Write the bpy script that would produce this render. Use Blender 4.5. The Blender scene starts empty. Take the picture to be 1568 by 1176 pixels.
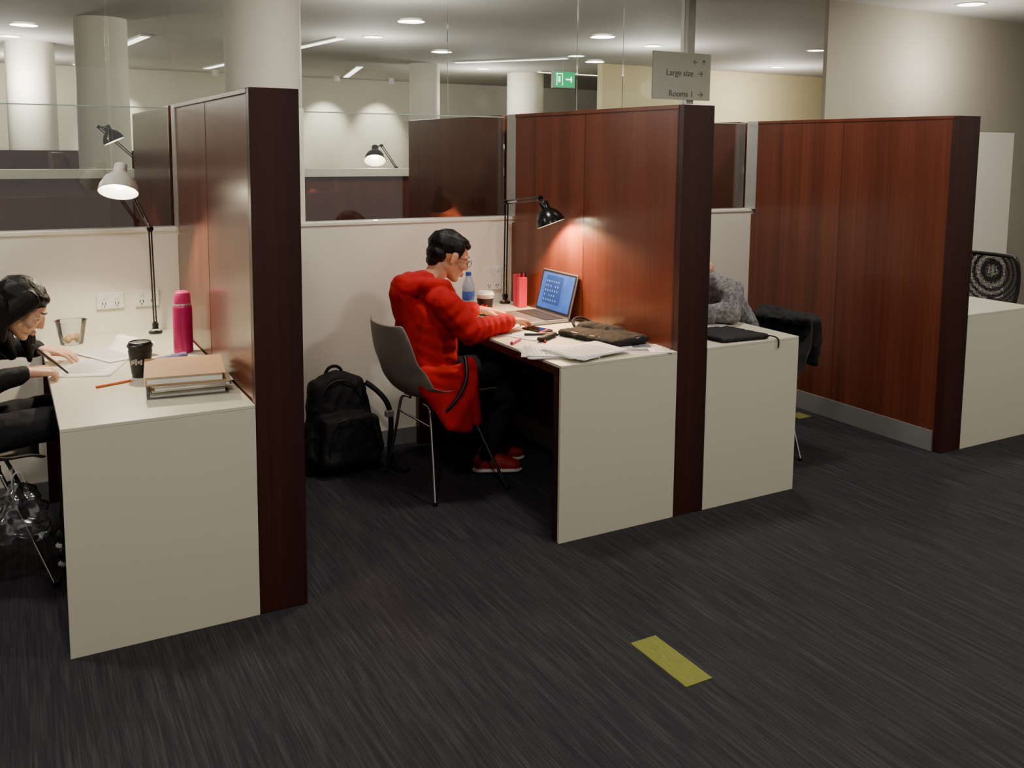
import bpy, bmesh, math, random
import numpy as np
from mathutils import Vector, Matrix, noise
random.seed(4)
V=Vector
SC=bpy.context.scene
COL=bpy.context.collection
# ------------------------------------------------------------------ dimensions (metres)
B1,B2,T,H,W,W3,S,L,D=1.773,1.783,0.163,1.767,0.582,0.549,1.466,1.191,0.73
CEIL=2.8

# ------------------------------------------------------------------ materials
def lin(c):
    return tuple(((x/255)/12.92 if x/255<=0.04045 else ((x/255+0.055)/1.055)**2.4) for x in c)
def nodes(name):
    m=bpy.data.materials.new(name); m.use_nodes=True
    nt=m.node_tree; b=nt.nodes['Principled BSDF']
    return m,nt,b
def coord(nt,scale=(1,1,1),kind='Object'):
    tc=nt.nodes.new('ShaderNodeTexCoord'); mp=nt.nodes.new('ShaderNodeMapping')
    mp.inputs['Scale'].default_value=scale
    nt.links.new(tc.outputs[kind],mp.inputs['Vector']); return mp.outputs['Vector']
def noise_n(nt,vec,scale=5,detail=3,rough=.5):
    n=nt.nodes.new('ShaderNodeTexNoise'); n.inputs['Scale'].default_value=scale
    n.inputs['Detail'].default_value=detail; n.inputs['Roughness'].default_value=rough
    nt.links.new(vec,n.inputs['Vector']); return n.outputs['Fac']
def ramp(nt,fac,stops):
    r=nt.nodes.new('ShaderNodeValToRGB'); e=r.color_ramp.elements
    e[0].position,e[0].color=stops[0][0],(*stops[0][1],1)
    e[1].position,e[1].color=stops[-1][0],(*stops[-1][1],1)
    for p,c in stops[1:-1]:
        x=e.new(p); x.color=(*c,1)
    nt.links.new(fac,r.inputs[0]); return r.outputs[0]
def bump(nt,b,h,strength=.2,dist=.01):
    n=nt.nodes.new('ShaderNodeBump'); n.inputs['Strength'].default_value=strength; n.inputs['Distance'].default_value=dist
    nt.links.new(h,n.inputs['Height']); nt.links.new(n.outputs[0],b.inputs['Normal'])
MC={}
def mat(name,c,rough=.5,metal=0,var=.08,scale=12,bmp=0,bscale=200,em=0,coat=0,trans=0,alpha=1,stretch=(1,1,1),spec=.5):
    if name in MC: return MC[name]
    m,nt,b=nodes(name); c=lin(c)
    v=coord(nt,stretch); f=noise_n(nt,v,scale)
    col=ramp(nt,f,[(.3,tuple(x*(1-var) for x in c)),(.7,tuple(min(1,x*(1+var)) for x in c))])
    nt.links.new(col,b.inputs['Base Color'])
    b.inputs['Roughness'].default_value=rough; b.inputs['Metallic'].default_value=metal
    b.inputs['Coat Weight'].default_value=coat; b.inputs['Transmission Weight'].default_value=trans
    b.inputs['Alpha'].default_value=alpha; b.inputs['Specular IOR Level'].default_value=spec
    if em:
        nt.links.new(col,b.inputs['Emission Color']); b.inputs['Emission Strength'].default_value=em
    if bmp: bump(nt,b,noise_n(nt,coord(nt,stretch),bscale,2),bmp,.004)
    MC[name]=m; return m
def wood(name,dark,mid,light,rough=.3,coat=0,spec=.5):
    m,nt,b=nodes(name)
    g=noise_n(nt,coord(nt,(60,60,1.0)),1.0,5,.6)
    s=noise_n(nt,coord(nt,(7,7,.02)),1.3,1,.4)
    mx=nt.nodes.new('ShaderNodeMath'); mx.operation='MULTIPLY_ADD'; mx.inputs[1].default_value=.5
    nt.links.new(g,mx.inputs[0])
    m2=nt.nodes.new('ShaderNodeMath'); m2.operation='MULTIPLY'; m2.inputs[1].default_value=.5
    nt.links.new(s,m2.inputs[0]); nt.links.new(m2.outputs[0],mx.inputs[2])
    col=ramp(nt,mx.outputs[0],[(.34,dark),(.5,mid),(.68,light)])
    nt.links.new(col,b.inputs['Base Color']); b.inputs['Roughness'].default_value=rough
    b.inputs['Coat Weight'].default_value=coat; b.inputs['Coat Roughness'].default_value=.13
    b.inputs['Specular IOR Level'].default_value=spec
    bump(nt,b,g,.04,.002)
    return m
M_wood=wood('wood_mahogany_veneer',(.070,.017,.009),(.108,.026,.013),(.150,.039,.019),.3,.24,.4)
M_woodfar=wood('wood_far_screens',(.070,.020,.013),(.095,.028,.017),(.12,.036,.022),.6,0,.15)
M_wooddk=wood('wood_dark_edge',(.020,.0055,.004),(.032,.0082,.0055),(.044,.0115,.0075),.38)
M_lam=mat('laminate_cream',(208,203,181),.42,var=.015,scale=3)
M_wall=mat('paint_cream',(232,225,210),.6,var=.02,scale=2,bmp=.03)
M_wallb=mat('paint_beige_grey',(186,178,160),.7,var=.02,scale=1.5)
M_wallf=mat('paint_far',(226,220,202),.7,var=.03,scale=1)
M_colm=mat('paint_column',(232,227,212),.6,var=.015,scale=2)
M_ceil=mat('ceiling_tile_grey',(192,190,184),.8,var=.04,scale=2)
M_alu=mat('aluminium_satin',(185,182,176),.35,.6,var=.03)
M_kick=mat('kickboard_grey',(140,138,136),.45,.3,var=.03)
M_chrome=mat('chrome',(205,205,205),.15,1,var=.02)
M_black=mat('plastic_black',(18,18,19),.4,var=.1)
M_blackg=mat('lamp_black_gloss',(14,14,15),.22,var=.1)
M_white=mat('plastic_white',(228,226,220),.4,var=.02)
M_paper=mat('paper_white',(235,232,226),.7,var=.02,scale=6)
M_fab=mat('fabric_black',(17,17,19),.9,var=.3,scale=30,bmp=.3,bscale=350)
M_fabbag=mat('nylon_black',(16,16,18),.7,var=.3,scale=14,bmp=.3,bscale=300,spec=.3)
M_glow=mat('lamp_glow',(255,244,220),.5,em=45)
M_down=mat('downlight_glow',(255,246,225),.5,em=9)
M_line=mat('linear_light_glow',(255,250,235),.5,em=4)
def carpet():
    m,nt,b=nodes('carpet_charcoal')
    f1=noise_n(nt,coord(nt,(210,5,1)),1,2,.6)
    f2=noise_n(nt,coord(nt,(55,2.2,1)),1,2,.5)
    f3=noise_n(nt,coord(nt,(300,300,1)),1,1,.5)
    a=nt.nodes.new('ShaderNodeMath'); a.operation='MULTIPLY_ADD'; a.inputs[1].default_value=.55
    nt.links.new(f1,a.inputs[0])
    c=nt.nodes.new('ShaderNodeMath'); c.operation='MULTIPLY'; c.inputs[1].default_value=.35
    nt.links.new(f2,c.inputs[0]); nt.links.new(c.outputs[0],a.inputs[2])
    d=nt.nodes.new('ShaderNodeMath'); d.operation='MULTIPLY_ADD'; d.inputs[1].default_value=.35
    nt.links.new(f3,d.inputs[0]); nt.links.new(a.outputs[0],d.inputs[2])
    col=ramp(nt,d.outputs[0],[(.50,(.018,.017,.0205)),(.64,(.028,.0265,.031)),(.80,(.052,.049,.053))])
    nt.links.new(col,b.inputs['Base Color']); b.inputs['Roughness'].default_value=.95
    b.inputs['Specular IOR Level'].default_value=.15
    bump(nt,b,d.outputs[0],.4,.005); return m
M_carpet=carpet()
M_green=mat('carpet_lime',(118,120,50),.95,var=.2,scale=60,bmp=.4,stretch=(6,.4,1))
def glassmat(name,refl,tint=(1,1,1),rough=0.0):
    m=bpy.data.materials.new(name); m.use_nodes=True; nt=m.node_tree; nt.nodes.clear()
    o=nt.nodes.new('ShaderNodeOutputMaterial'); mix=nt.nodes.new('ShaderNodeMixShader')
    t=nt.nodes.new('ShaderNodeBsdfTransparent'); t.inputs[0].default_value=(*tint,1)
    g=nt.nodes.new('ShaderNodeBsdfGlossy'); g.inputs['Roughness'].default_value=rough
    fr=nt.nodes.new('ShaderNodeFresnel'); fr.inputs[0].default_value=1.45
    ad=nt.nodes.new('ShaderNodeMath'); ad.inputs[1].default_value=refl; ad.use_clamp=True
    nt.links.new(fr.outputs[0],ad.inputs[0]); nt.links.new(ad.outputs[0],mix.inputs[0])
    nt.links.new(t.outputs[0],mix.inputs[1]); nt.links.new(g.outputs[0],mix.inputs[2]); nt.links.new(mix.outputs[0],o.inputs[0])
    return m
M_glass=glassmat('glass_screen',.07,(.96,.97,.96))
M_glasst=glassmat('glass_tall',.02,(.95,.97,.95))
M_clear=glassmat('plastic_clear',.10,(.92,.94,.95),.08)
def meshmat():
    m,nt,b=nodes('mesh_black_net'); b.inputs['Base Color'].default_value=(.012,.012,.013,1); b.inputs['Roughness'].default_value=.6
    v=nt.nodes.new('ShaderNodeTexVoronoi'); v.inputs['Scale'].default_value=110; v.inputs['Randomness'].default_value=.15
    nt.links.new(coord(nt),v.inputs['Vector'])
    c=nt.nodes.new('ShaderNodeMath'); c.operation='GREATER_THAN'; c.inputs[1].default_value=.36
    nt.links.new(v.outputs['Distance'],c.inputs[0]); nt.links.new(c.outputs[0],b.inputs['Alpha']); return m
M_mesh=meshmat()

# ------------------------------------------------------------------ mesh helpers
class G:
    def __init__(s,name,loc=(0,0,0),rz=0,world=True):
        s.e=bpy.data.objects.new(name,None); s.e.empty_display_size=.1
        s.e.location=loc; s.e.rotation_euler=(0,0,math.radians(rz)); COL.objects.link(s.e)
        s.M=Matrix.Translation(loc)@Matrix.Rotation(math.radians(rz),4,'Z'); s.world=world
def put(g,name,me,mats,smooth=False,ang=None):
    o=bpy.data.objects.new(name,me); COL.objects.link(o)
    for m in (mats if isinstance(mats,(list,tuple)) else [mats]): me.materials.append(m)
    if smooth:
        me.shade_smooth()
        if ang: me.set_sharp_from_angle(angle=math.radians(ang))
    if g:
        if g.world: me.transform(g.M.inverted())
        o.parent=g.e
    return o
def tomesh(bm,name):
    me=bpy.data.meshes.new(name); bmesh.ops.recalc_face_normals(bm,faces=bm.faces); bm.to_mesh(me); bm.free(); return me
def box(g,name,lo,hi,m,bev=.003,rot=None,seg=2):
    bm=bmesh.new(); bmesh.ops.create_cube(bm,size=1)
    lo,hi=V(lo),V(hi); c=(lo+hi)/2; s=hi-lo
    for v in bm.verts: v.co=V((v.co.x*s.x,v.co.y*s.y,v.co.z*s.z))
    if bev: bmesh.ops.bevel(bm,geom=bm.edges[:],offset=min(bev,min(s)*.45),segments=seg,affect='EDGES',profile=.5)
    R=Matrix.Identity(4)
    if rot is not None: R=rot if isinstance(rot,Matrix) else Matrix.Rotation(math.radians(rot),4,'Z')
    bm.transform(Matrix.Translation(c)@R)
    return put(g,name,tomesh(bm,name),m)
def boxes(g,name,lst,m,bev=0):
    bm=bmesh.new()
    for lo,hi in lst:
        lo,hi=V(lo),V(hi); c=(lo+hi)/2; s=hi-lo
        bmesh.ops.create_cube(bm,size=1,matrix=Matrix.Translation(c)@Matrix.Diagonal((s.x,s.y,s.z,1)))
    if bev: bmesh.ops.bevel(bm,geom=bm.edges[:],offset=bev,segments=1,affect='EDGES')
    return put(g,name,tomesh(bm,name),m)
def frame_from(d):
    d=V(d).normalized(); return d.to_track_quat('Z','Y').to_matrix().to_4x4()
def lathe(g,name,prof,m,loc=(0,0,0),axis=(0,0,1),seg=32,ang=35,wob=None):
    bm=bmesh.new(); rings=[]
    for r,z in prof:
        if r<1e-5: rings.append([bm.verts.new((0,0,z))])
        else: rings.append([bm.verts.new((r*math.cos(a*2*math.pi/seg),r*math.sin(a*2*math.pi/seg),z)) for a in range(seg)])
    for a,b in zip(rings,rings[1:]):
        for i in range(seg):
            j=(i+1)%seg
            if len(a)==1 and len(b)==1: continue
            if len(a)==1: bm.faces.new((a[0],b[j],b[i]))
            elif len(b)==1: bm.faces.new((a[i],a[j],b[0]))
            else: bm.faces.new((a[i],a[j],b[j],b[i]))
    bm.transform(Matrix.Translation(loc)@frame_from(axis))
    return put(g,name,tomesh(bm,name),m,True,ang)
def rod(g,name,a,b,r,m,r2=None,seg=16):
    a,b=V(a),V(b); l=(b-a).length; r2=r if r2 is None else r2
    return lathe(g,name,[(0,0),(r,0),(r2,l),(0,l)],m,a,b-a,seg)
def tube(g,name,pts,r,m,closed=False,res=8,smooth=True,flat=None):
    cu=bpy.data.curves.new(name,'CURVE'); cu.dimensions='3D'; cu.bevel_depth=r; cu.bevel_resolution=3; cu.resolution_u=res; cu.use_fill_caps=True
    sp=cu.splines.new('NURBS' if smooth else 'POLY'); sp.points.add(len(pts)-1)
    for p,q in zip(sp.points,pts): p.co=(*q,1)
    if smooth: sp.order_u=3; sp.use_endpoint_u=not closed
    sp.use_cyclic_u=closed
    o=bpy.data.objects.new(name,cu); COL.objects.link(o)
    me=bpy.data.meshes.new_from_object(o.evaluated_get(bpy.context.evaluated_depsgraph_get()))
    bpy.data.objects.remove(o)
    return put(g,name,me,m,True,50)
def grid(g,name,fn,nu,nv,m,th=0,sub=0,closed_u=False):
    bm=bmesh.new(); vs=[[bm.verts.new(fn(i/(nu-1),j/(nv-1))) for j in range(nv)] for i in range(nu)]
    for i in range(nu-1):
        for j in range(nv-1): bm.faces.new((vs[i][j],vs[i+1][j],vs[i+1][j+1],vs[i][j+1]))
    me=tomesh(bm,name); o=put(g,name,me,m,True)
    if th: x=o.modifiers.new('s','SOLIDIFY'); x.thickness=th; x.offset=0
    if sub: x=o.modifiers.new('u','SUBSURF'); x.levels=sub; x.render_levels=sub
    return o
# union of soft hull shapes -> one continuous surface
_b=bmesh.new(); bmesh.ops.create_icosphere(_b,subdivisions=2,radius=1); SPH=[v.co.copy() for v in _b.verts]; _b.free()
class Body:
    def __init__(s): s.p=[]
    def add(s,label,*cr):
        s.p.append((label,[(V(c),V((r,r,r)) if not hasattr(r,'__len__') else V(r)) for c,r in cr])); return s
    def chain(s,label,*cr):
        for a,b in zip(cr,cr[1:]): s.add(label,a,b)
        return s
    def build(s,g,name,mats,voxel=.006,smooth=4,fold=None,xf=None,creases=()):
        bm=bmesh.new()
        for lab,cr in s.p:
            b=bmesh.new()
            for c,r in cr:
                for q in SPH: b.verts.new((c.x+q.x*r.x,c.y+q.y*r.y,c.z+q.z*r.z))
            h=bmesh.ops.convex_hull(b,input=b.verts[:])
            bmesh.ops.delete(b,geom=[v for v in b.verts if not v.link_faces],context='VERTS')
            t=bpy.data.meshes.new('t'); b.to_mesh(t); b.free(); bm.from_mesh(t); bpy.data.meshes.remove(t)
        bmesh.ops.recalc_face_normals(bm,faces=bm.faces)
        me=bpy.data.meshes.new(name); bm.to_mesh(me); bm.free()
        o=bpy.data.objects.new('t',me); COL.objects.link(o)
        x=o.modifiers.new('r','REMESH'); x.mode='VOXEL'; x.voxel_size=voxel
        x=o.modifiers.new('s','SMOOTH'); x.factor=.5; x.iterations=smooth
        me2=bpy.data.meshes.new_from_object(o.evaluated_get(bpy.context.evaluated_depsgraph_get()))
        bpy.data.objects.remove(o)
        labs=list(mats.keys()); C=[];R=[];Lb=[]
        for lab,cr in s.p:
            k=labs.index(lab)
            prs=[(cr[0],cr[0])] if len(cr)==1 else [(cr[i],cr[j]) for i in range(len(cr)) for j in range(i+1,len(cr))]
            for a,b in prs:
                n=1 if len(cr)==1 else 7
                for i in range(n):
                    t=i/max(1,n-1); C.append(a[0].lerp(b[0],t)); R.append(a[1].lerp(b[1],t)); Lb.append(k)
        C=np.array(C,dtype=np.float32);R=np.array(R,dtype=np.float32);Lb=np.array(Lb)
        nf=len(me2.polygons); cen=np.empty(nf*3,dtype=np.float32); me2.polygons.foreach_get('center',cen); cen=cen.reshape(-1,3)
        idx=np.empty(nf,dtype=np.int32); Rm=R.mean(1)
        for st in range(0,nf,8000):
            d=(cen[st:st+8000,None,:]-C[None])/R[None]
            d=(np.sqrt((d*d).sum(2))-1)*Rm[None]
            idx[st:st+8000]=Lb[d.argmin(1)]
        if fold:
            nv=len(me2.vertices); vl=np.zeros(nv,dtype=np.int32)
            for p in me2.polygons:
                for v in p.vertices: vl[v]=idx[p.index]
            nr=[v.normal.copy() for v in me2.vertices]
            for v in me2.vertices:
                f=fold.get(labs[vl[v.index]])
                if f:
                    amp,sc=f; q=V((v.co.x*sc[0],v.co.y*sc[1],v.co.z*sc[2]))
                    n=noise.noise(q); n2=noise.noise(q*2.3+V((5,3,1)))
                    v.co+=nr[v.index]*(amp*((1-3*abs(n))+.35*(1-3*abs(n2))))
                    for (cc,ax,wl,rad,am) in creases:
                        dd=(v.co-V(cc)); e=math.exp(-dd.length_squared/(rad*rad))
                        if e>.05: v.co+=nr[v.index]*am*e*math.sin(dd.dot(V(ax))*2*math.pi/wl+2.5*noise.noise(v.co*9))
        o=put(g,name,me2,list(mats.values()),True)
        me2.polygons.foreach_set('material_index',idx)
        return o

# ------------------------------------------------------------------ room shell
box(None,'floor',(-9,-7,-.05),(13,13.1,0),M_carpet,0)
box(None,'ceiling',(-9,-7,CEIL),(13,13.1,CEIL+.1),M_ceil,0)
box(None,'wall_far',(-9,13.0,0),(13,13.1,CEIL),M_wallf,0)
box(None,'wall_side_left',(-9,-7,0),(-8.9,13.1,CEIL),M_wallf,0)
box(None,'wall_side_right',(12.9,-7,0),(13,13.1,CEIL),M_wallf,0)
box(None,'wall_beyond',(5.1,8.0,0),(12.9,8.12,CEIL),mat('paint_warm_yellow',(228,214,168),.7,var=.02),0)
box(None,'wall_right_block',(3.45,2.4,0),(12.9,2.44,CEIL),M_wallb,0)
# low back wall of the carrels
g=G('wall_back_low',(0,S,0))
box(g,'wall_body',(-6,S,0),(B2+T,S+.12,L),M_wall,.002)
box(g,'wall_cap',(-6,S-.006,L-.004),(B2+T,S+.126,L+.012),M_wall,.002)
box(None,'wall_back_high',(B2+T,S,0),(4.55,S+.12,1.735),M_wall,.003)
box(None,'baseboard_back',(-6,S-.012,0),(B2-.001,S-.0005,.09),M_kick,.002)
# carpet inlays
box(None,'carpet_inlay_strip',(-.775,-1.02,-.002),(-.675,-.745,.003),M_green,0)
box(None,'carpet_inlay_strip',(1.60,.80,-.002),(1.70,.90,.003),M_green,0)
# low glass screens
gi=1
for a,b in ((-6,-B1-.0),(-1.157,0),(T,B2)):
    g=G('window_%d'%gi,((a+b)/2,S+.06,L)); gi+=1
    box(g,'pane',(a+.002,S+.055,L+.012),(b-.015,S+.063,H-.015),M_glass,0)
    box(g,'top_edge',(a+.002,S+.052,H-.017),(b-.015,S+.066,H-.012),mat('glass_edge',(150,165,155),.2,var=.02),0)
box(None,'trim_1',(-1.60,S+.02,L+.012),(-1.158,S+.09,H),M_colm,.003)
# tall glass wall behind
g=G('window_%d'%gi,(1,3,0))
for x0,x1 in ((-7,-3.9),(-3.88,-1.9),(-1.88,.33),(.34,1.42),(1.43,1.85),(1.86,2.46)):
    box(g,'pane',(x0,2.995,0),(x1,3.005,CEIL),M_glasst,0)
box(g,'mullion',(2.46,2.95,0),(2.53,3.05,CEIL),M_alu,.004)
# columns
def column(x,y,r):
    lathe(None,'column',[(r,0),(r,CEIL)],M_colm,(x,y,0),seg=48)
column(-1.185,2.15,.205)
column(-1.56,6.9,.24); column(-2.1,9.6,.27); column(3.0,9.5,.22); column(5.1,10.2,.3); column(-3.6,11,.3)

# ------------------------------------------------------------------ partitions
def partition(x0,back=False,kick=True):
    y0,y1=(0,S) if not back else (S+.125,2*S)
    g=G('carrel_partition',(x0+T/2,(y0+y1)/2,0))
    if back:
        box(g,'panel',(x0,y0,0),(x0+T,y1,H),M_wood,.003); return
    box(g,'panel',(x0+.004,.03,0),(x0+T-.004,y1-.04,H-.012),M_wood,.002)
    box(g,'panel_lower_back',(x0+.004,y1-.0405,0),(x0+T-.004,y1-.001,L-.02),M_wood,.002)
    box(g,'end_post',(x0,0,0),(x0+T,.034,H),M_wooddk,.003)
    box(g,'top_cap',(x0-.001,.034,H-.018),(x0+T+.001,y1-.04,H),M_wood,.002)
    box(g,'front_seam',(x0+.0005,.034,.0),(x0+T-.0005,.046,H-.018),M_wooddk,.001)
    boxes(g,'veneer_seams',[((x0+.0032,.74,.0),(x0+T-.0032,.743,H-.02))],M_wooddk)
    box(g,'rear_channel',(x0+.0,y1-.04,L+.013),(x0+T,y1+.055,H),M_alu,.002)
    boxes(g,'kick_plates',[((x0-.006,.05,0),(x0+.004,y1-.02,.11)),((x0+T-.004,.05,0),(x0+T+.006,y1-.02,.11))],M_kick)
for x in (-B1,0,B2): partition(x)
for x in (-B1,0,B2): partition(x,True)  # mirrored copies beyond the glass, also standing in for its reflections

# ------------------------------------------------------------------ desks
def desk(x0,x1,side):
    g=G('study_desk',((x0+x1)/2,S/2,0))
    box(g,'worktop',(x0,.0,D-.012),(x1,S-.002,D),M_lam,.0015)
    lo,hi=(x0+.002,x1) if side<0 else (x0,x1-.002)
    box(g,'worktop_core',(lo,.005,D-.045),(hi,S-.002,D-.0125),M_wooddk,.001)
    box(g,'end_panel_face',(x0,.0,0),(x1,.014,D-.0125),M_lam,.001)
    box(g,'end_panel_core',(lo,.0145,0),(hi,.06,D-.046),M_wooddk,.001)
    a,b=(x1-.22,x1-.008) if side<0 else (x0+.008,x0+.22)
    box(g,'under_shelf',(a,.07,.46),(b,S-.05,.48),M_wooddk,.001)
    box(g,'modesty_panel',(a,.061,.30),(b,.075,D-.05),M_wooddk,.001)
    box(g,'back_leg',(lo,S-.05,0),(hi,S-.02,D-.046),M_wooddk,.001)
desk(-B1-W,-B1-.001,-1); desk(-W,-.001,-1); desk(T+.001,T+W3,1); desk(B2+T+.001,B2+T+W,1)

# ------------------------------------------------------------------ power outlets
def outlet(x0,x1,z0,z1):
    g=G('power_outlet',((x0+x1)/2,S,(z0+z1)/2))
    box(g,'plate',(x0,S-.012,z0),(x1,S-.0005,z1),M_white,.004)
    w=x1-x0
    for i in (0,1):
        cx=x0+w*(.27+.46*i)
        boxes(g,'socket_slots',[((cx-.008,S-.0135,z0+.02),(cx-.005,S-.0118,z0+.032)),((cx+.005,S-.0135,z0+.02),(cx+.008,S-.0118,z0+.032)),((cx-.0015,S-.0135,z0+.01),(cx+.0015,S-.0118,z0+.018))],M_black)
        box(g,'switch',(cx-.007,S-.016,z1-.028),(cx+.007,S-.0118,z1-.012),M_white,.002)
outlet(-2.125,-2.01,.845,.92); outlet(-1.965,-1.86,.845,.925); outlet(-.17,-.06,.80,.93)

# ------------------------------------------------------------------ desk lamps
def lamp(base,elbow,joint,head,aim,power,shade=M_blackg,spot=1.9,lightcol=(1,.72,.42),s=1,gap=.008,br=.0042):
    g=G('desk_lamp',base); b,e,j,h=map(V,(base,elbow,joint,head)); aim=V(aim).normalized()
    lathe(g,'clamp_base',[(0,0),(.03,0),(.03,.01),(.014,.016),(.012,.05),(0,.05)],M_blackg,b)
    box(g,'clamp_jaw',b+V((-.018,-.018,0)),b+V((.018,.018,.022)),M_chrome,.003)
    b2=b+V((0,0,.04))
    def pair(nm,p,q):
        d=(q-p).normalized(); sd=d.cross(V((0,1,0)) if abs(d.y)<.8 else V((1,0,0))).normalized()*gap
        rod(g,nm+'_bar_a',p+sd,q+sd,br,M_blackg); rod(g,nm+'_bar_b',p-sd,q-sd,br,M_blackg)
        l=(q-p); pts=[p+l*(.04+.3*t/60)+ (sd.normalized()*math.cos(t*1.3)+d.cross(sd).normalized()*math.sin(t*1.3))*.005 for t in range(61)]
        tube(g,nm+'_spring',pts,.0012,M_chrome,res=2)
    pair('lower_arm',b2,e); pair('upper_arm',e,j)
    for nm,p in (('base_joint',b2),('elbow_joint',e),('head_joint',j)):
        lathe(g,nm,[(0,-.012),(.013,-.012),(.015,0),(.013,.012),(0,.012)],M_blackg,p,(0,1,0),20)
    top=h-aim*.075
    rod(g,'head_stem',j,top+aim*.01,.006,M_blackg)
    P=[(0,0),(.020,0),(.023,.004),(.024,.035),(.032,.042),(.052,.060),(.068,.09),(.073,.115)]
    P=[(r*s,z*s) for r,z in P]
    lathe(g,'shade_outer',P,shade,top,aim,40)
    lathe(g,'shade_inner',[(max(0,r-.0025),z+.002) for r,z in P[3:]],mat('shade_inner_white',(240,236,225),.4),top,aim,40)
    lathe(g,'bulb',[(0,.036*s),(.018*s,.046*s),(.026*s,.070*s),(.022*s,.090*s),(.010*s,.102*s),(0,.104*s)],M_glow,top,aim,24)
    if power:
        ld=bpy.data.lights.new('lamp_light','SPOT'); ld.energy=power; ld.spot_size=spot; ld.spot_blend=.35; ld.shadow_soft_size=.02; ld.color=lightcol
        lo=bpy.data.objects.new('lamp_light',ld); COL.objects.link(lo); lo.parent=g.e
        lo.matrix_local=g.M.inverted()@Matrix.Translation(top+aim*.112*s)@((-aim).to_track_quat('Z','Y').to_matrix().to_4x4())
lamp((-1.89,1.39,D),(-1.91,1.30,1.215),(-1.995,1.13,1.375),(-2.05,1.08,1.435),(-.16,-.42,-.89),38,mat('shade_lit_pale',(226,222,212),.35),2.5,(1,.86,.62),1.08,.005,.0035)  # pale shade colour paints in the overexposed look of the lit head
lamp((-.07,1.40,D),(-.075,1.38,1.29),(-.135,.93,1.335),(-.115,.88,1.25),(.26,-.26,-.93),62,M_blackg,2.4,(1,.60,.30),1.0)

# ------------------------------------------------------------------ shell chair
def shell_chair(cx,cy,rz,m,sc=1):
    g=G('shell_chair',(cx,cy,0),rz,False); g.e.scale=(sc,sc,sc)
    prof=[(-.285,.80),(-.265,.72),(-.24,.62),(-.215,.53),(-.165,.465),(-.08,.437),(.02,.435),(.12,.445),(.19,.45),(.225,.43)]
    wid=[.165,.205,.225,.24,.245,.24,.235,.232,.22,.195]
    def at(u):
        t=u*(len(prof)-1); i=min(int(t),len(prof)-2); f=t-i
        p=V((prof[i][0],0,prof[i][1])).lerp(V((prof[i+1][0],0,prof[i+1][1])),f)
        d=V((prof[i+1][0]-prof[i][0],0,prof[i+1][1]-prof[i][1])).normalized()
        return p,V((-d.z,0,d.x)),wid[i]*(1-f)+wid[i+1]*f
    def fn(u,v):
        p,n,w=at(u); s=(v-.5)*2
        lift=.055*abs(s)**2.6*(1.35 if .25<u<.75 else .8)
        return p+n*lift+V((0,w*s,0))
    grid(g,'seat_shell',fn,19,15,m,.007,1)
    for i,(sx,sy) in enumerate(((-1,-1),(-1,1),(1,-1),(1,1))):
        top=V((sx*.09-.0,sy*.13,.415)); ft=V((-.13 if sx<0 else .25,sy*.25,.006))
        tube(g,'leg_%d'%(i+1),[top+V((0,-sy*.06,.0)),top,top+V((sx*.012,sy*.02,-.02)),top.lerp(ft,.5),ft],.0075,M_chrome)
        rod(g,'glide_%d'%(i+1),ft-V((0,0,.006)),ft+V((0,0,.012)),.012,M_black)
    tube(g,'brace_1',[(-.09,-.13,.412),(.09,-.13,.412)],.007,M_chrome); tube(g,'brace_2',[(-.09,.13,.412),(.09,.13,.412)],.007,M_chrome)
    tube(g,'brace_3',[(-.10,-.17,.33),(-.10,.17,.33)],.005,M_chrome); tube(g,'brace_4',[(.13,-.17,.33),(.13,.17,.33)],.005,M_chrome)
    return g
M_shell=mat('shell_grey',(124,120,110),.45,var=.03)
shell_chair(-.745,.85,4,M_shell)
shell_chair(-2.62,.80,0,M_shell)
shell_chair(.945,.50,176,mat('shell_black',(24,24,26),.4),.90)

# ------------------------------------------------------------------ people
M_skin=mat('skin',(206,150,118),.5,var=.06,scale=20)
M_skin2=mat('skin_pale',(214,166,136),.5,var=.06,scale=20)
M_hair=mat('hair_black',(15,12,11),.5,var=.4,scale=60,bmp=.25,bscale=160,stretch=(1,1,.15),spec=.25)
M_red=mat('hoodie_red',(172,24,27),.9,var=.12,scale=18,bmp=.15,bscale=300,spec=.2)
M_jean=mat('trousers_black',(20,20,24),.85,var=.2,scale=30,bmp=.2)
M_sweat=mat('sweater_black',(14,14,16),.85,var=.2,scale=30,bmp=.2)
M_shoe=mat('sneaker_red',(150,28,30),.6,var=.3,scale=25); M_sole=mat('sneaker_sole',(215,212,205),.6)
M_knit=mat('knit_grey',(120,118,118),.9,var=.55,scale=70,bmp=.5,bscale=160)
M_lip=mat('lips',(186,118,98),.5); M_eyew=mat('eye_white',(225,222,215),.25); M_iris=mat('iris_dark',(22,14,10),.15)

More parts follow.
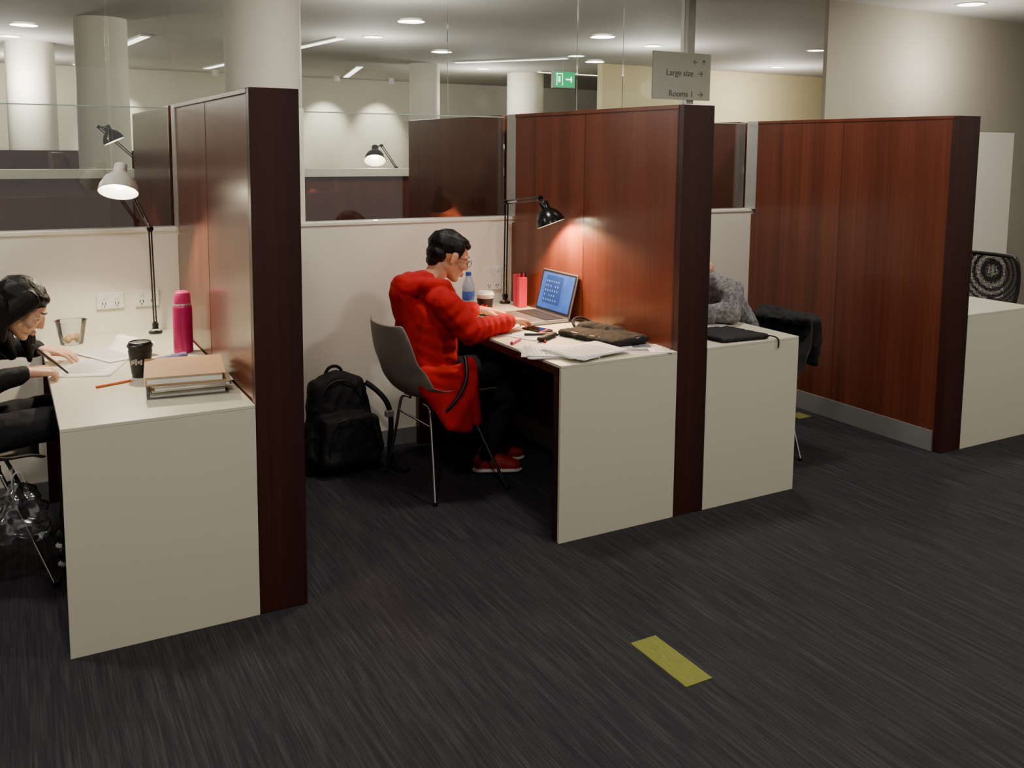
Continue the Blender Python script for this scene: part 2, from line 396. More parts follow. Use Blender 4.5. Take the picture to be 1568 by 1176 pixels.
def basis(f,u):
    f=V(f).normalized(); u=V(u); l=u.cross(f).normalized(); u=f.cross(l)
    return Matrix(((f.x,l.x,u.x),(f.y,l.y,u.y),(f.z,l.z,u.z))).to_4x4()
def head(g,loc,f,u,skin,style,k=1.0,glasses=False,neck=((-.05,0,-.16),.052)):
    B=Body(); A=B.add
    A('skin',((-.012,0,.03),(.094,.074,.086)))
    A('skin',((.045,0,.015),(.045,.058,.055)),((.052,0,-.05),(.036,.044,.036)))
    A('skin',((.0,0,-.045),(.06,.062,.035)),((.060,0,-.088),(.022,.024,.017)))
    A('skin',((.089,0,.008),(.008,.008,.010)),((.103,0,-.026),(.009,.009,.008)))
    A('skin',((.095,.011,-.030),.0068)); A('skin',((.095,-.011,-.030),.0068))
    for s in (1,-1):
        A('skin',((.081,s*.014,.024),.010),((.070,s*.046,.020),.010))
        A('skin',((.066,s*.040,-.024),(.022,.02,.02)))
        A('skin',((.004,s*.077,.008),(.016,.007,.018)),((.0,s*.076,-.022),(.010,.006,.010)))
        A('hair',((.091,s*.018,.029),(.004,.004,.003)),((.080,s*.046,.028),(.004,.004,.003)))
    A('lip',((.088,-.013,-.056),.005),((.093,0,-.054),.006),((.088,.013,-.056),.005))
    A('lip',((.087,-.011,-.064),.005),((.091,0,-.065),.006),((.087,.011,-.064),.005))
    A('skin',((-.022,0,-.05),(.05,.052,.04)),(neck[0],neck[1]))
    if style=='short':
        A('hair',((-.024,0,.048),(.096,.081,.080))); A('hair',((-.055,0,.0),(.056,.072,.052)))
        A('hair',((-.068,0,-.04),(.030,.050,.03)))
        A('hair',((.022,0,.080),(.056,.064,.034))); A('hair',((.060,.028,.072),(.018,.030,.018)),((.060,-.028,.072),(.018,.030,.018)))
        for s in (1,-1): A('hair',((.010,s*.070,.045),(.034,.012,.035)),((.022,s*.071,.008),(.008,.006,.012)))
    else:
        A('hair',((-.020,0,.045),(.100,.083,.084))); A('hair',((-.06,0,-.01),(.054,.076,.066)),((-.07,0,-.09),(.040,.066,.04)))
        A('hair',((.030,.0,.070),(.050,.062,.032)))
        for s in (1,-1):
            A('hair',((.015,s*.070,.045),(.045,.015,.045)),((-.010,s*.077,-.02),(.036,.014,.045)))
            A('hair',((-.010,s*.077,-.02),(.036,.014,.045)),((-.030,s*.076,-.095),(.036,.014,.03)))
    M=Matrix.Translation(loc)@basis(f,u)@Matrix.Scale(k,4)
    keep=g.world; g.world=False
    parts=[B.build(g,'head',{'skin':skin,'hair':M_hair,'lip':M_lip},.0033,4,{'hair':((.0006,(110,110,30)) if style=='short' else (.0005,(60,110,6)))})]
    for s,n in ((1,'left'),(-1,'right')):
        parts.append(lathe(g,'eye_'+n,[(0,-.012),(.008,-.009),(.0118,-.003),(.0118,.003),(.0095,.007)],M_eyew,(.073,s*.031,.004),(1,s*.12,-.1),20))
        parts.append(lathe(g,'iris_'+n,[(.0095,.007),(.006,.0105),(0,.012)],M_iris,(.073,s*.031,.004),(1,s*.12,-.1),20))
        parts.append(grid(g,'eyelid_'+n,lambda a,b,s=s:V((.073,s*.031,.004))+V((math.cos(-.25+b*1.35)*math.cos((a-.5)*2.6),math.sin((a-.5)*2.6)*math.cos(-.25+b*1.35),math.sin(-.25+b*1.35)))*.0132,11,8,skin))
    if glasses:
        for s,n in ((1,'left'),(-1,'right')):
            parts.append(tube(g,'glasses_rim_'+n,[(.098,s*.033+.023*math.cos(t),.0+.017*math.sin(t)) for t in [i*math.pi/6 for i in range(12)]],.0014,M_black,True))
            parts.append(tube(g,'glasses_temple_'+n,[(.098,s*.056,.006),(.05,s*.074,.008),(-.005,s*.082,.008)],.0014,M_black,smooth=False))
        parts.append(tube(g,'glasses_bridge',[(.098,-.010,.004),(.103,0,.007),(.098,.010,.004)],.0014,M_black))
    g.world=keep
    for p in parts: p.data.transform(g.M.inverted()@M if keep else M)
def hand(g,name,w,fd,sd,n,skin,curl=(20,30,20),fist=0):
    w=V(w); fd=V(fd).normalized(); n=V(n); n=(n-fd*n.dot(fd)).normalized(); sd0=V(sd); sd=fd.cross(n); sd=sd if sd.dot(sd0)>0 else -sd
    B=Body(); A=B.add
    A('skin',(w-fd*.05,.023),(w,.021))
    A('skin',(w+sd*.010,.018),(w-sd*.010,.018),(w+fd*.078+sd*.028,.0115),(w+fd*.072-sd*.030,.0105))
    A('skin',(w+fd*.02+sd*.018+n*.006,.015),(w+fd*.045+sd*.026+n*.006,.012))
    ln=[.070,.078,.072,.056]
    for i in range(4):
        p=w+fd*(.082-.004*abs(i-1))+sd*(.030-.0205*i); sp=.10-.075*i; a=0; r=.0086-.0006*(i==3)
        for fr,c in zip((.45,.31,.24),curl):
            a+=math.radians(c+fist*i); d=(fd*math.cos(a)+n*math.sin(a)+sd*sp*math.cos(a)).normalized()
            q=p+d*ln[i]*fr; A('skin',(p,r),(q,r*.88)); p=q; r*=.88
    p=w+fd*.028+sd*.026+n*.006; d=(fd*.72+sd*.62+n*.25).normalized(); q=p+d*.042; A('skin',(p,.0115),(q,.0098))
    d=(fd*.9+sd*.15+n*.35).normalized(); q2=q+d*.032; A('skin',(q,.0098),(q2,.0078))
    B.build(g,name,{'skin':skin},.0028,2); return q2

# --- student in red hoodie
g=G('student_in_red_hoodie',(-.75,.85,0))
B=Body(); A=B.add
A('red',((-.79,.85,.53),(.15,.185,.08)),((-.795,.85,.66),(.15,.170,.1)))
A('red',((-.795,.85,.66),(.15,.170,.1)),((-.775,.85,.84),(.135,.180,.09)))
A('red',((-.77,.715,.895),(.075,.065,.055)),((-.77,.985,.895),(.075,.065,.055)),((-.78,.85,.935),(.075,.09,.045)))
# hood lying on the back
A('red',((-.84,.85,.965),(.06,.115,.05)),((-.905,.85,.945),(.045,.085,.05)))
A('red',((-.80,.85,.985),(.045,.085,.035)),((-.90,.85,.975),(.04,.07,.03)))
A('red',((-.905,.85,.915),(.055,.080,.06)),((-.89,.85,.82),(.05,.07,.05)))
A('red',((-.83,.75,.968),(.040,.030,.035)),((-.73,.77,.955),(.035,.025,.03)),((-.675,.82,.905),(.025,.025,.025)))
A('red',((-.83,.95,.968),(.040,.030,.035)),((-.73,.93,.955),(.035,.025,.03)),((-.675,.88,.905),(.025,.025,.025)))
# arms
B.chain('red',((-.765,.675,.885),.068),((-.68,.605,.765),.058),((-.47,.672,.778),.042))
A('red',((-.49,.666,.776),.046),((-.475,.671,.778),.046)); A('red',((-.462,.675,.780),.041),((-.45,.679,.781),.039))
B.chain('red',((-.76,1.035,.885),.070),((-.63,1.10,.79),.060),((-.47,1.0,.785),.042))
# coat tails over the seat edge
A('red',((-.87,.665,.56),(.05,.035,.06)),((-.67,.655,.55),(.05,.035,.06)),((-.755,.60,.345),(.045,.014,.02)),((-.70,.60,.325),(.03,.014,.015)))
A('red',((-.86,1.03,.56),(.05,.035,.06)),((-.68,1.035,.55),(.05,.035,.06)),((-.755,1.10,.40),(.045,.014,.02)),((-.70,1.10,.39),(.03,.014,.02)))
A('red',((-.665,.64,.60),(.035,.02,.05)),((-.645,.602,.36),(.02,.012,.03)))
# legs
for (hy,kx,ky,ax,ay) in ((.77,-.375,.765,-.455,.865),(.94,-.355,.95,-.37,.985)):
    B.chain('jean',((-.74,hy,.535),(.095,.088,.08)),((kx,ky,.56),.064),((kx-.02,(ky+ay)/2,.34),.056),((ax,ay,.10),.042))
for hx,hy,tx,ty in ((-.485,.885,-.335,.815),(-.40,1.0,-.235,.965)):
    A('shoe',((hx,hy,.052),(.036,.034,.034)),((hx+.03,hy-.01,.085),.03),((tx,ty,.038),(.04,.036,.024)))
    A('sole',((hx,hy,.014),(.042,.038,.013)),((tx,ty,.014),(.048,.042,.013)))
B.build(g,'body',{'red':M_red,'jean':M_jean,'shoe':M_shoe,'sole':M_sole},.0065,2,{'red':(.0036,(9,9,6)),'jean':(.004,(14,14,9))},
  creases=(((-.67,.60,.77),(.7,.3,-.6),.045,.09,.005),((-.72,.64,.84),(.5,0,-.85),.05,.08,.0035),((-.55,.64,.77),(1,0,0),.04,.08,.0035),((-.75,.66,.62),(.3,0,1),.06,.12,.005)))
tube(g,'waist_strap',[(-.80,.605,.42),(-.765,.592,.455),(-.715,.592,.52),(-.69,.608,.59),(-.69,.640,.65)],.009,M_black)
head(g,(-.672,.85,1.078),(.92,-.12,-.36),(.36,0,.93),M_skin,'short',1.0,True)
hand(g,'hand_right',(-.435,.688,.782),(.92,.38,-.08),(-.3,.9,0),(0,0,-1),M_skin,(12,26,20))
hand(g,'hand_left',(-.425,.985,.785),(.97,-.22,-.10),(0,-1,0),(0,0,-1),M_skin,(14,28,22))

# --- student at the left desk
g=G('student_in_black_sweater',(-2.65,.80,0))
B=Body(); A=B.add
A('sw',((-2.71,.80,.55),(.12,.165,.09)),((-2.70,.80,.66),(.11,.145,.09)))
A('sw',((-2.70,.80,.66),(.11,.145,.09)),((-2.61,.80,.82),(.105,.15,.08)))
A('sw',((-2.585,.67,.865),(.06,.055,.05)),((-2.585,.93,.865),(.06,.055,.05)),((-2.565,.80,.895),(.06,.06,.035)))
B.chain('sw',((-2.585,.645,.86),.056),((-2.60,.565,.745),.047),((-2.445,.625,.770),.032))
B.chain('sw',((-2.585,.955,.86),.056),((-2.53,1.06,.79),.047),((-2.385,.99,.785),.032))
for y in (.71,.89): B.chain('jean',((-2.66,y,.53),(.09,.082,.075)),((-2.26,y-.01,.57),.06),((-2.27,y,.33),.052),((-2.30,y,.10),.038))
for y in (.71,.89):
    A('shoe',((-2.32,y,.05),(.034,.032,.032)),((-2.29,y,.08),.028),((-2.17,y,.034),(.04,.034,.022)))
    A('sole',((-2.32,y,.013),(.038,.035,.012)),((-2.17,y,.013),(.045,.038,.012)))
B.build(g,'body',{'sw':M_sweat,'jean':M_jean,'shoe':M_black,'sole':M_sole},.0065,4,{'sw':(.004,(14,14,10)),'jean':(.003,(16,16,10))})
head(g,(-2.435,.80,.978),(.82,-.20,-.53),(.53,0,.85),M_skin2,'long',.95,neck=((-.09,0,-.13),.045))
B=Body(); A=B.add
A('h',((-2.44,.875,.985),(.040,.014,.045)),((-2.405,.895,.84),(.022,.012,.03)),((-2.41,.89,.765),(.010,.008,.012)))
A('h',((-2.50,.728,.985),(.036,.014,.05)),((-2.515,.722,.89),(.034,.012,.03)))
A('h',((-2.52,.80,.98),(.05,.065,.05)),((-2.50,.86,.85),(.035,.03,.04)),((-2.47,.88,.79),(.02,.014,.02)))
B.build(g,'hair_locks',{'h':M_hair},.004,4,{'h':(.0006,(110,110,6))})
tip=hand(g,'hand_right',(-2.425,.632,.774),(.93,.34,-.08),(-.3,.9,0),(.1,.2,-1),M_skin2,(34,42,26),4)
hand(g,'hand_left',(-2.37,.985,.782),(.90,-.40,-.14),(0,-1,0),(0,0,-1),M_skin2,(10,22,16))
gp=G('pencil',(-2.30,.70,.75))
rod(gp,'shaft',(-2.292,.712,.741),(-2.405,.668,.865),.0038,mat('pencil_dark',(40,40,46),.4)); rod(gp,'tip',(-2.2865,.714,.735),(-2.292,.712,.741),.0008,mat('pencil_wood',(190,150,100),.6),.0038)

# --- student in grey knit, bent over the third desk
g=G('student_in_grey_knit',(.8,.6,0)); ox=-.10
B=Body(); A=B.add
A('k',((.99+ox,.60,.55),(.12,.165,.09)),((.96+ox,.60,.68),(.105,.16,.08)))
A('k',((.96+ox,.60,.68),(.105,.16,.08)),((.84+ox,.60,.84),(.10,.160,.08)))
A('k',((.79+ox,.45,.885),(.065,.06,.055)),((.79+ox,.75,.885),(.065,.06,.055)),((.76+ox,.60,.93),(.06,.07,.04)))
B.chain('k',((.79+ox,.43,.88),.060),((.73+ox,.37,.785),.052),((.50+ox,.46,.785),.036))
B.chain('k',((.79+ox,.77,.88),.060),((.73+ox,.85,.785),.052),((.50+ox,.76,.785),.036))
for y in (.52,.68): B.chain('jean',((.94+ox,y,.54),(.09,.085,.075)),((.55,y,.57),.062),((.56,y,.33),.054),((.60,y,.10),.04))
for y in (.52,.68):
    A('shoe',((.62,y,.05),(.034,.032,.032)),((.59,y,.08),.028),((.47,y,.034),(.04,.034,.022)))
    A('sole',((.62,y,.013),(.038,.035,.012)),((.47,y,.013),(.045,.038,.012)))
B.build(g,'body',{'k':M_knit,'jean':M_jean,'shoe':M_black,'sole':M_sole},.007,3,{'k':(.006,(12,12,8)),'jean':(.003,(16,16,10))})
head(g,(.605+ox,.60,1.03),(-.74,0,-.67),(-.67,0,.74),M_skin,'short',1.0,neck=((-.075,0,-.14),.052))
hand(g,'hand_left',(.47+ox,.472,.777),(-.95,.30,-.1),(0,1,0),(0,0,-1),M_skin,(14,28,20))
hand(g,'hand_right',(.47+ox,.748,.777),(-.95,-.30,-.1),(0,-1,0),(0,0,-1),M_skin,(14,28,20))
g=G('dark_jacket',(1.2,.5,.6))
B=Body(); A=B.add; dx,dy,dz=-.020,-.04,-.095
A('j',((1.205+dx,.40+dy,.79+dz),(.035,.05,.035)),((1.205+dx,.74+dy,.79+dz),(.035,.05,.035)),((1.215+dx,.42+dy,.66+dz),(.035,.05,.05)),((1.215+dx,.72+dy,.66+dz),(.035,.06,.05)))
A('j',((1.22+dx,.39+dy,.73+dz),(.03,.03,.05)),((1.22+dx,.40+dy,.60+dz),(.025,.03,.05)))
A('j',((1.16+dx,.45+dy,.80+dz),(.05,.07,.025)),((1.13+dx,.66+dy,.79+dz),(.05,.07,.025)))
B.build(g,'cloth',{'j':M_fab},.007,3,{'j':(.010,(18,18,9))})

# ------------------------------------------------------------------ backpack
g=G('backpack',(-1.06,1.22,0))
B=Body(); A=B.add
A('b',((-1.20,1.25,.07),(.045,.09,.06)),((-.92,1.25,.07),(.045,.09,.06)),((-1.17,1.30,.40),(.05,.06,.05)),((-.98,1.30,.40),(.05,.06,.05)),((-1.075,1.31,.445),(.07,.05,.035)))
A('b',((-1.17,1.15,.08),(.04,.05,.05)),((-.94,1.15,.08),(.04,.05,.05)),((-1.15,1.19,.26),(.04,.045,.03)),((-.97,1.19,.26),(.04,.045,.03)))
A('b',((-1.235,1.24,.10),(.03,.06,.05)),((-1.225,1.26,.22),(.025,.05,.03)))
A('b',((-.885,1.24,.10),(.03,.06,.05)),((-.895,1.26,.22),(.025,.05,.03)))
B.build(g,'bag',{'b':M_fabbag},.007,3,{'b':(.004,(18,18,12))})
tube(g,'top_handle',[(-1.12,1.33,.455),(-1.11,1.33,.50),(-1.04,1.33,.50),(-1.03,1.33,.455)],.008,M_fabbag)
tube(g,'zip_pocket',[(-1.17,1.105,.11),(-1.155,1.125,.265),(-1.06,1.135,.285),(-.965,1.125,.265),(-.95,1.105,.11)],.003,M_black)
tube(g,'zip_main',[(-1.215,1.19,.14),(-1.19,1.225,.39),(-1.075,1.25,.465),(-.96,1.225,.39),(-.925,1.19,.14)],.004,M_black)
tube(g,'strap_right',[(-.95,1.22,.43),(-.87,1.16,.37),(-.845,1.13,.25),(-.87,1.12,.10),(-.86,1.10,.02)],.013,M_fabbag)
tube(g,'strap_tail',[(-.88,1.12,.06),(-.85,1.05,.012),(-.80,1.04,.012),(-.78,1.09,.012)],.007,M_fabbag)
box(g,'strap_buckle',(-.885,1.105,.27),(-.845,1.135,.30),M_alu,.004)

# ------------------------------------------------------------------ things on the desks
def cup(x,y,sleeve,lid,h=.115,writing=None,wang=200):
    g=G('coffee_cup',(x,y,D),0,False)
    r0,r1=.029,.042
    lathe(g,'body',[(0,0),(r0,0),(r0+.001,.002),(r1,h),(r1+.002,h+.001),(r1-.001,h+.002)],M_white if writing and lid is M_white else sleeve,seg=40)
    lathe(g,'sleeve',[(r0+(r1-r0)*.12+.0005,h*.12),(r0+(r1-r0)*.12+.002,h*.13),(r0+(r1-r0)*.86+.002,h*.86),(r0+(r1-r0)*.86+.0005,h*.87)],sleeve,seg=40)
    lathe(g,'lid',[(r1+.003,h-.002),(r1+.004,h+.005),(r1,h+.008),(r1-.003,h+.017),(r1-.007,h+.018),(r1-.009,h+.014),(0,h+.014)],lid,seg=40)
    if writing:
        for k in range(5):
            a=math.radians(wang+k*13); rr=r0+(r1-r0)*.5+.0035
            box(g,'print_%d'%k,(rr*math.cos(a)-.003,rr*math.sin(a)-.003,h*(.45+.04*(k%2))),(rr*math.cos(a)+.003,rr*math.sin(a)+.003,h*(.58+.03*(k%3))),writing,.0005)
cup(-2.055,.575,mat('cup_black',(26,25,26),.45),M_black,.115,mat('cup_print_cream',(190,180,160),.6),215)
cup(-.37,1.06,mat('cup_sleeve_black',(30,24,24),.5),M_white,.118,mat('cup_red_print',(190,40,30),.5))
g=G('thermos_bottle',(-1.845,.93,D),0,False)
M_mag=mat('thermos_magenta',(172,30,92),.3,.25)
lathe(g,'body',[(0,0),(.036,0),(.039,.004),(.039,.185),(.036,.197),(.033,.20)],M_mag)
lathe(g,'lid',[(.0335,.20),(.0345,.204),(.0335,.235),(.029,.250),(.018,.257),(0,.258)],mat('thermos_lid',(196,52,108),.35,.15))
lathe(g,'neck_ring',[(.0345,.197),(.0355,.199),(.0355,.203),(.0345,.205)],M_alu)
g=G('water_bottle',(-.385,1.22,D),0,False)
lathe(g,'body',[(0,.002),(.028,.0),(.032,.008),(.032,.05),(.029,.058),(.032,.066),(.032,.13),(.030,.15),(.018,.18),(.013,.19),(.013,.20)],mat('bottle_water',(205,215,228),.1,trans=.4,var=.02))
lathe(g,'label',[(.0325,.070),(.0332,.071),(.0332,.115),(.0325,.116)],mat('label_blue',(60,96,180),.4,var=.5,scale=60))
lathe(g,'cap',[(.0145,.196),(.015,.198),(.0145,.215),(0,.216)],mat('cap_blue',(40,80,180),.4))
# binder stack
g=G('binder_stack',(-1.93,.38,D))
M_kraft=mat('kraft_folder',(184,142,98),.7,var=.06); M_bindb=mat('binder_grey',(96,92,88),.5)
zz=D+.001
for i,(t,mm,rr,dx) in enumerate(((.022,M_bindb,-6,0),(.02,mat('binder_cream',(196,184,160),.6),-3,.008),(.03,M_kraft,-8,-.004))):
    box(g,'cover_low_%d'%i,(-2.065+dx,.21,zz),(-1.80+dx,.51,zz+.0025),mm,.001,rr)
    box(g,'pages_%d'%i,(-2.055+dx,.218,zz+.003),(-1.812+dx,.502,zz+t-.003),M_paper if i!=0 else mat('paper_old',(190,186,176),.8),.001,rr)
    box(g,'cover_top_%d'%i,(-2.065+dx,.21,zz+t-.0025),(-1.80+dx,.51,zz+t),mm,.001,rr)
    zz+=t+.0008
def sheets(name,x,y,w,h,rz,n=1,m=M_paper,z=D,jit=0,lines=None,curl=0):
    g=G(name,(x,y,z+.0005),rz,False)
    for i in range(n):
        a=random.uniform(-jit,jit); dx,dy=random.uniform(-jit,jit)*.0012,random.uniform(-jit,jit)*.0015
        R=Matrix.Rotation(math.radians(a),4,'Z')
        grid(g,'sheet_%d'%(i+1),lambda u,v:R@V(((u-.5)*w+dx,(v-.5)*h+dy,i*.0012+.0004+curl*max(0,u-.6)**2)),9,7,m,.0006)
    if lines:
        zt=(n-1)*.0012+.0012
        if lines=='text':
            boxes(g,'printed_lines',[((-w*.4,h*(.4-.055*k),zt),(w*(.38-.12*((k*7)%3)),h*(.4-.055*k)+.003,zt+.0002)) for k in range(14)],mat('ink_grey',(150,150,152),.8))
        else:
            boxes(g,'printed_images',[((-w*.38,-h*.1,zt),(-w*.05,h*.3,zt+.0002)),((w*.05,-h*.2,zt),(w*.38,h*.15,zt+.0002))],mat('ink_photo',(110,112,118),.6,var=.6,scale=60))
            boxes(g,'printed_lines',[((-w*.4,h*(-.25-.05*k),zt),(w*.38,h*(-.25-.05*k)+.003,zt+.0002)) for k in range(4)],mat('ink_grey',(150,150,152),.8))
sheets('note_paper',-2.20,.80,.21,.297,-18,2,lines='text',jit=3)
sheets('open_notebook',-2.10,1.0,.20,.27,25,2,lines='text',jit=2,curl=.3,z=D+.0035)
def pen(name,x,y,rz,col,l=.14,r=.0045,z=D):
    g=G(name,(x,y,z+r+.0003),rz,False); mm=mat('pen_%d_%d_%d'%col,col,.35)
    rod(g,'barrel',(-l/2,0,0),(l/2*.8,0,0),r,mm); rod(g,'tip',(l/2*.8,0,0),(l/2,0,0),r*.9,M_white,r*.25); rod(g,'cap',(-l/2,0,0),(-l/2+.03,0,0),r*1.12,mm)
pen('orange_pen',-2.15,.49,20,(235,110,40)); pen('blue_pen',-1.90,.80,50,(40,50,120)); pen('orange_pen',-.22,.16,80,(235,110,40),.07)
g=G('pencil_case',(-1.93,.76,D)); 
B=Body(); B.add('p',((-1.99,.72,D+.016),(.02,.02,.014)),((-1.87,.79,D+.016),(.02,.02,.014))); B.build(g,'pouch',{'p':mat('pouch_lilac',(120,110,150),.7)},.004,2,{'p':(.002,(40,40,30))})
g=G('food_container',(-2.24,1.31,D),0,False)
lathe(g,'tub',[(0,.001),(.045,.001),(.062,.10),(.066,.101),(.066,.103),(.061,.103)],M_clear)
B=Body(); 
for i in range(14): B.add('f',((random.uniform(-.025,.025),random.uniform(-.025,.025),random.uniform(.014,.035)),random.uniform(.008,.014)))
B.build(g,'noodles',{'f':mat('food_brown',(170,130,70),.6,var=.4,scale=90)},.003,1)
# laptop
g=G('laptop',(-.06,.925,D),0,False)
M_lap=mat('laptop_silver',(150,150,154),.35,.7); M_lapd=mat('laptop_dark',(24,24,27),.4)
box(g,'base',(-.235,-.165,.002),(.0,.165,.018),M_lap,.004)
box(g,'keyboard_deck',(-.125,-.15,.0175),(-.012,.15,.0188),M_lapd,.001)
boxes(g,'keys',[((-.122+.0215*r,-.146+.0196*c,.0188),(-.104+.0215*r,-.130+.0196*c,.0208)) for r in range(5) for c in range(15)],mat('key_black',(34,34,37),.5),.0008)
box(g,'trackpad',(-.215,-.045,.0178),(-.14,.045,.0186),mat('trackpad',(128,128,132),.3,.5),.001)
tl=Matrix.Rotation(math.radians(14),4,'Y')
def lid(o): o.data.transform(Matrix.Translation((.002,0,.018))@tl)
lid(box(g,'lid',(-.004,-.165,0),(.004,.165,.218),M_lap,.003)); lid(box(g,'bezel',(-.0055,-.160,.006),(-.004,.160,.213),M_lapd,.0005))
lid(box(g,'screen',(-.0062,-.148,.018),(-.0055,.148,.203),mat('screen_blue',(34,66,140),.45,em=1.3,var=.25,scale=9,spec=.2),0))
lid(boxes(g,'screen_window',[((-.0066,-.05,.045),(-.0062,.11,.190))],mat('screen_window',(24,48,104),.45,em=1.3,spec=.2)))
lid(boxes(g,'screen_icons',[((-.0070,.095-.022*k,.06+.024*j),(-.0066,.101-.022*k,.068+.024*j)) for k in range(6) for j in range(5) if (k*j)%4!=1],mat('screen_icon',(110,135,185),.45,em=1.0,spec=.2)))
g=G('laptop_sleeve',(-.15,.38,D))
B=Body(); A=B.add
A('b',((-.25,.50,D+.016),(.03,.03,.015)),((-.04,.50,D+.016),(.03,.03,.015)),((-.18,.20,D+.016),(.03,.03,.015)),((-.04,.20,D+.020),(.03,.03,.019)))
A('b',((-.13,.50,D+.03),(.05,.05,.025)),((-.05,.36,D+.03),(.035,.04,.018)))
B.build(g,'sleeve',{'b':M_fab},.005,3,{'b':(.003,(25,25,20))})
tube(g,'zip',[(-.26,.47,D+.027),(-.215,.33,D+.027),(-.18,.185,D+.03),(-.06,.18,D+.032)],.0025,M_alu)
tube(g,'carry_handle',[(-.17,.54,D+.03),(-.17,.58,D+.055),(-.08,.59,D+.06),(-.07,.54,D+.035)],.007,M_fab)
sheets('paper_stack',-.46,.20,.21,.297,68,10,jit=10,lines='text'); sheets('lecture_notes',-.38,.14,.21,.297,104,5,jit=9,lines='text',z=D+.013)
sheets('printed_handout',-.10,.12,.17,.24,62,1,lines='img')
sheets('note_paper',-.40,.58,.15,.21,20,2,jit=8,lines='text')
pen('pink_highlighter',-.52,.47,40,(240,70,140),.12,.007); pen('red_pen',-.38,.46,60,(210,30,40)); pen('black_pen',-.33,.50,15,(20,20,24)); pen('black_marker',-.36,.55,-20,(26,26,30),.13,.007); pen('red_marker',-.30,.60,35,(200,30,50),.12,.006)
g=G('pencil_case',(-.38,.40,D)); B=Body(); B.add('p',((-.42,.43,D+.013),(.018,.018,.012)),((-.31,.50,D+.013),(.018,.018,.012))); B.build(g,'pouch',{'p':mat('pouch_black',(24,22,26),.7)},.004,2)
g=G('smartphone',(-.30,.66,D),15,False); box(g,'body',(-.035,-.07,.0008),(.035,.07,.009),M_black,.004); box(g,'glass',(-.032,-.066,.009),(.032,.066,.0096),mat('phone_glass',(12,12,16),.08),.0005)
g=G('stationery_holder',(-.045,1.27,D),0,False)
M_pk=mat('holder_pink',(190,28,64),.4)
box(g,'front_case',(-.03,-.04,.001),(.02,-.004,.165),M_pk,.006); box(g,'rear_case',(-.025,.006,.001),(.025,.045,.175),M_pk,.006)
for i in range(4): rod(g,'pen_%d'%i,(-.02+.012*i,-.022,.15),(-.024+.014*i,-.024,.185+.006*(i%2)),.004,M_black if i%2 else M_pk)
g=G('tablet_sleeve',(.40,.16,D))
B=Body(); A=B.add
A('b',((.28,.27,D+.012),(.02,.02,.011)),((.50,.25,D+.012),(.02,.02,.011)),((.30,.05,D+.012),(.02,.02,.011)),((.53,.03,D+.012),(.02,.02,.011)))
B.build(g,'sleeve',{'b':M_fabbag},.005,3,{'b':(.002,(25,25,20))})
tube(g,'zip_cord',[(.54,.02,D+.016),(.575,-.004,D+.012),(.58,-.008,D-.02),(.575,-.007,D-.04)],.0035,M_black)
sheets('note_paper',.45,.42,.21,.297,80,3,jit=8,lines='text'); sheets('note_paper',2.22,.6,.21,.297,10,2,jit=8,lines='text')

# ------------------------------------------------------------------ plastic bag hanging on the left chair
g=G('plastic_bag',(-2.47,.57,.3))
def bagf(u,v):
    a=u*2*math.pi; z=.40-.22*v; r=(.02+.075*math.sin(math.pi*min(1,v*.62+.02)))*(1 if v<.98 else .6)
    p=V((-2.47+r*math.cos(a)*1.0,.57+r*math.sin(a)*.6,z)); n=noise.noise(p*28)*.022+noise.noise(p*60)*.008
    if u in(0,1): n=0
    return p+V((math.cos(a),math.sin(a),.3))*n
grid(g,'bag_film',bagf,37,24,glassmat('bag_film',.30,(.86,.88,.90),.2))
tube(g,'bag_handle',[(-2.49,.57,.395),(-2.49,.56,.43),(-2.46,.56,.445),(-2.45,.57,.395)],.003,mat('bag_white',(215,215,215),.4))
# ------------------------------------------------------------------ mesh office chair at right
g=G('office_chair',(3.0,.75,0),180,False)
def backf(u,v):
    y=(v-.5)*.42*(1-.10*(2*u-1)**2); return V((-.23-.05*math.sin(u*2.2)+.035*(2*(v-.5))**2,y,.52+.39*u))
grid(g,'back_mesh',backf,15,13,M_mesh)
ed=[backf(u,0) for u in (0,.25,.5,.75,.95)]+[backf(1,v) for v in (.08,.3,.5,.7,.92)]+[backf(u,1) for u in (.95,.75,.5,.25,0)]+[backf(0,v) for v in (.8,.5,.2)]
tube(g,'back_frame',ed,.013,M_black,True)
B=Body(); B.add('s',((-.16,-.19,.47),(.04,.04,.03)),((-.16,.19,.47),(.04,.04,.03)),((.2,.2,.47),(.05,.05,.03)),((.2,-.2,.47),(.05,.05,.03))); B.build(g,'seat',{'s':M_fab},.008,3)
tube(g,'back_spine',[(-.05,0,.42),(-.24,0,.44),(-.28,0,.62)],.02,M_black)
for s,n in ((1,'left'),(-1,'right')): tube(g,'armrest_'+n,[(-.05,s*.2,.44),(-.02,s*.28,.5),(-.04,s*.28,.66),(.16,s*.27,.67)],.014,M_black)
rod(g,'gas_lift',(0,0,.08),(0,0,.45),.025,M_chrome)
for i in range(5):
    a=i*2*math.pi/5+.3; d=V((math.cos(a),math.sin(a),0)); rod(g,'base_arm_%d'%i,d*.03+V((0,0,.11)),d*.3+V((0,0,.065)),.02,M_black,.013); lathe(g,'castor_%d'%i,[(0,-.018),(.028,-.018),(.028,.018),(0,.018)],M_black,d*.3+V((0,0,.028)),(-d.y,d.x,0),20)

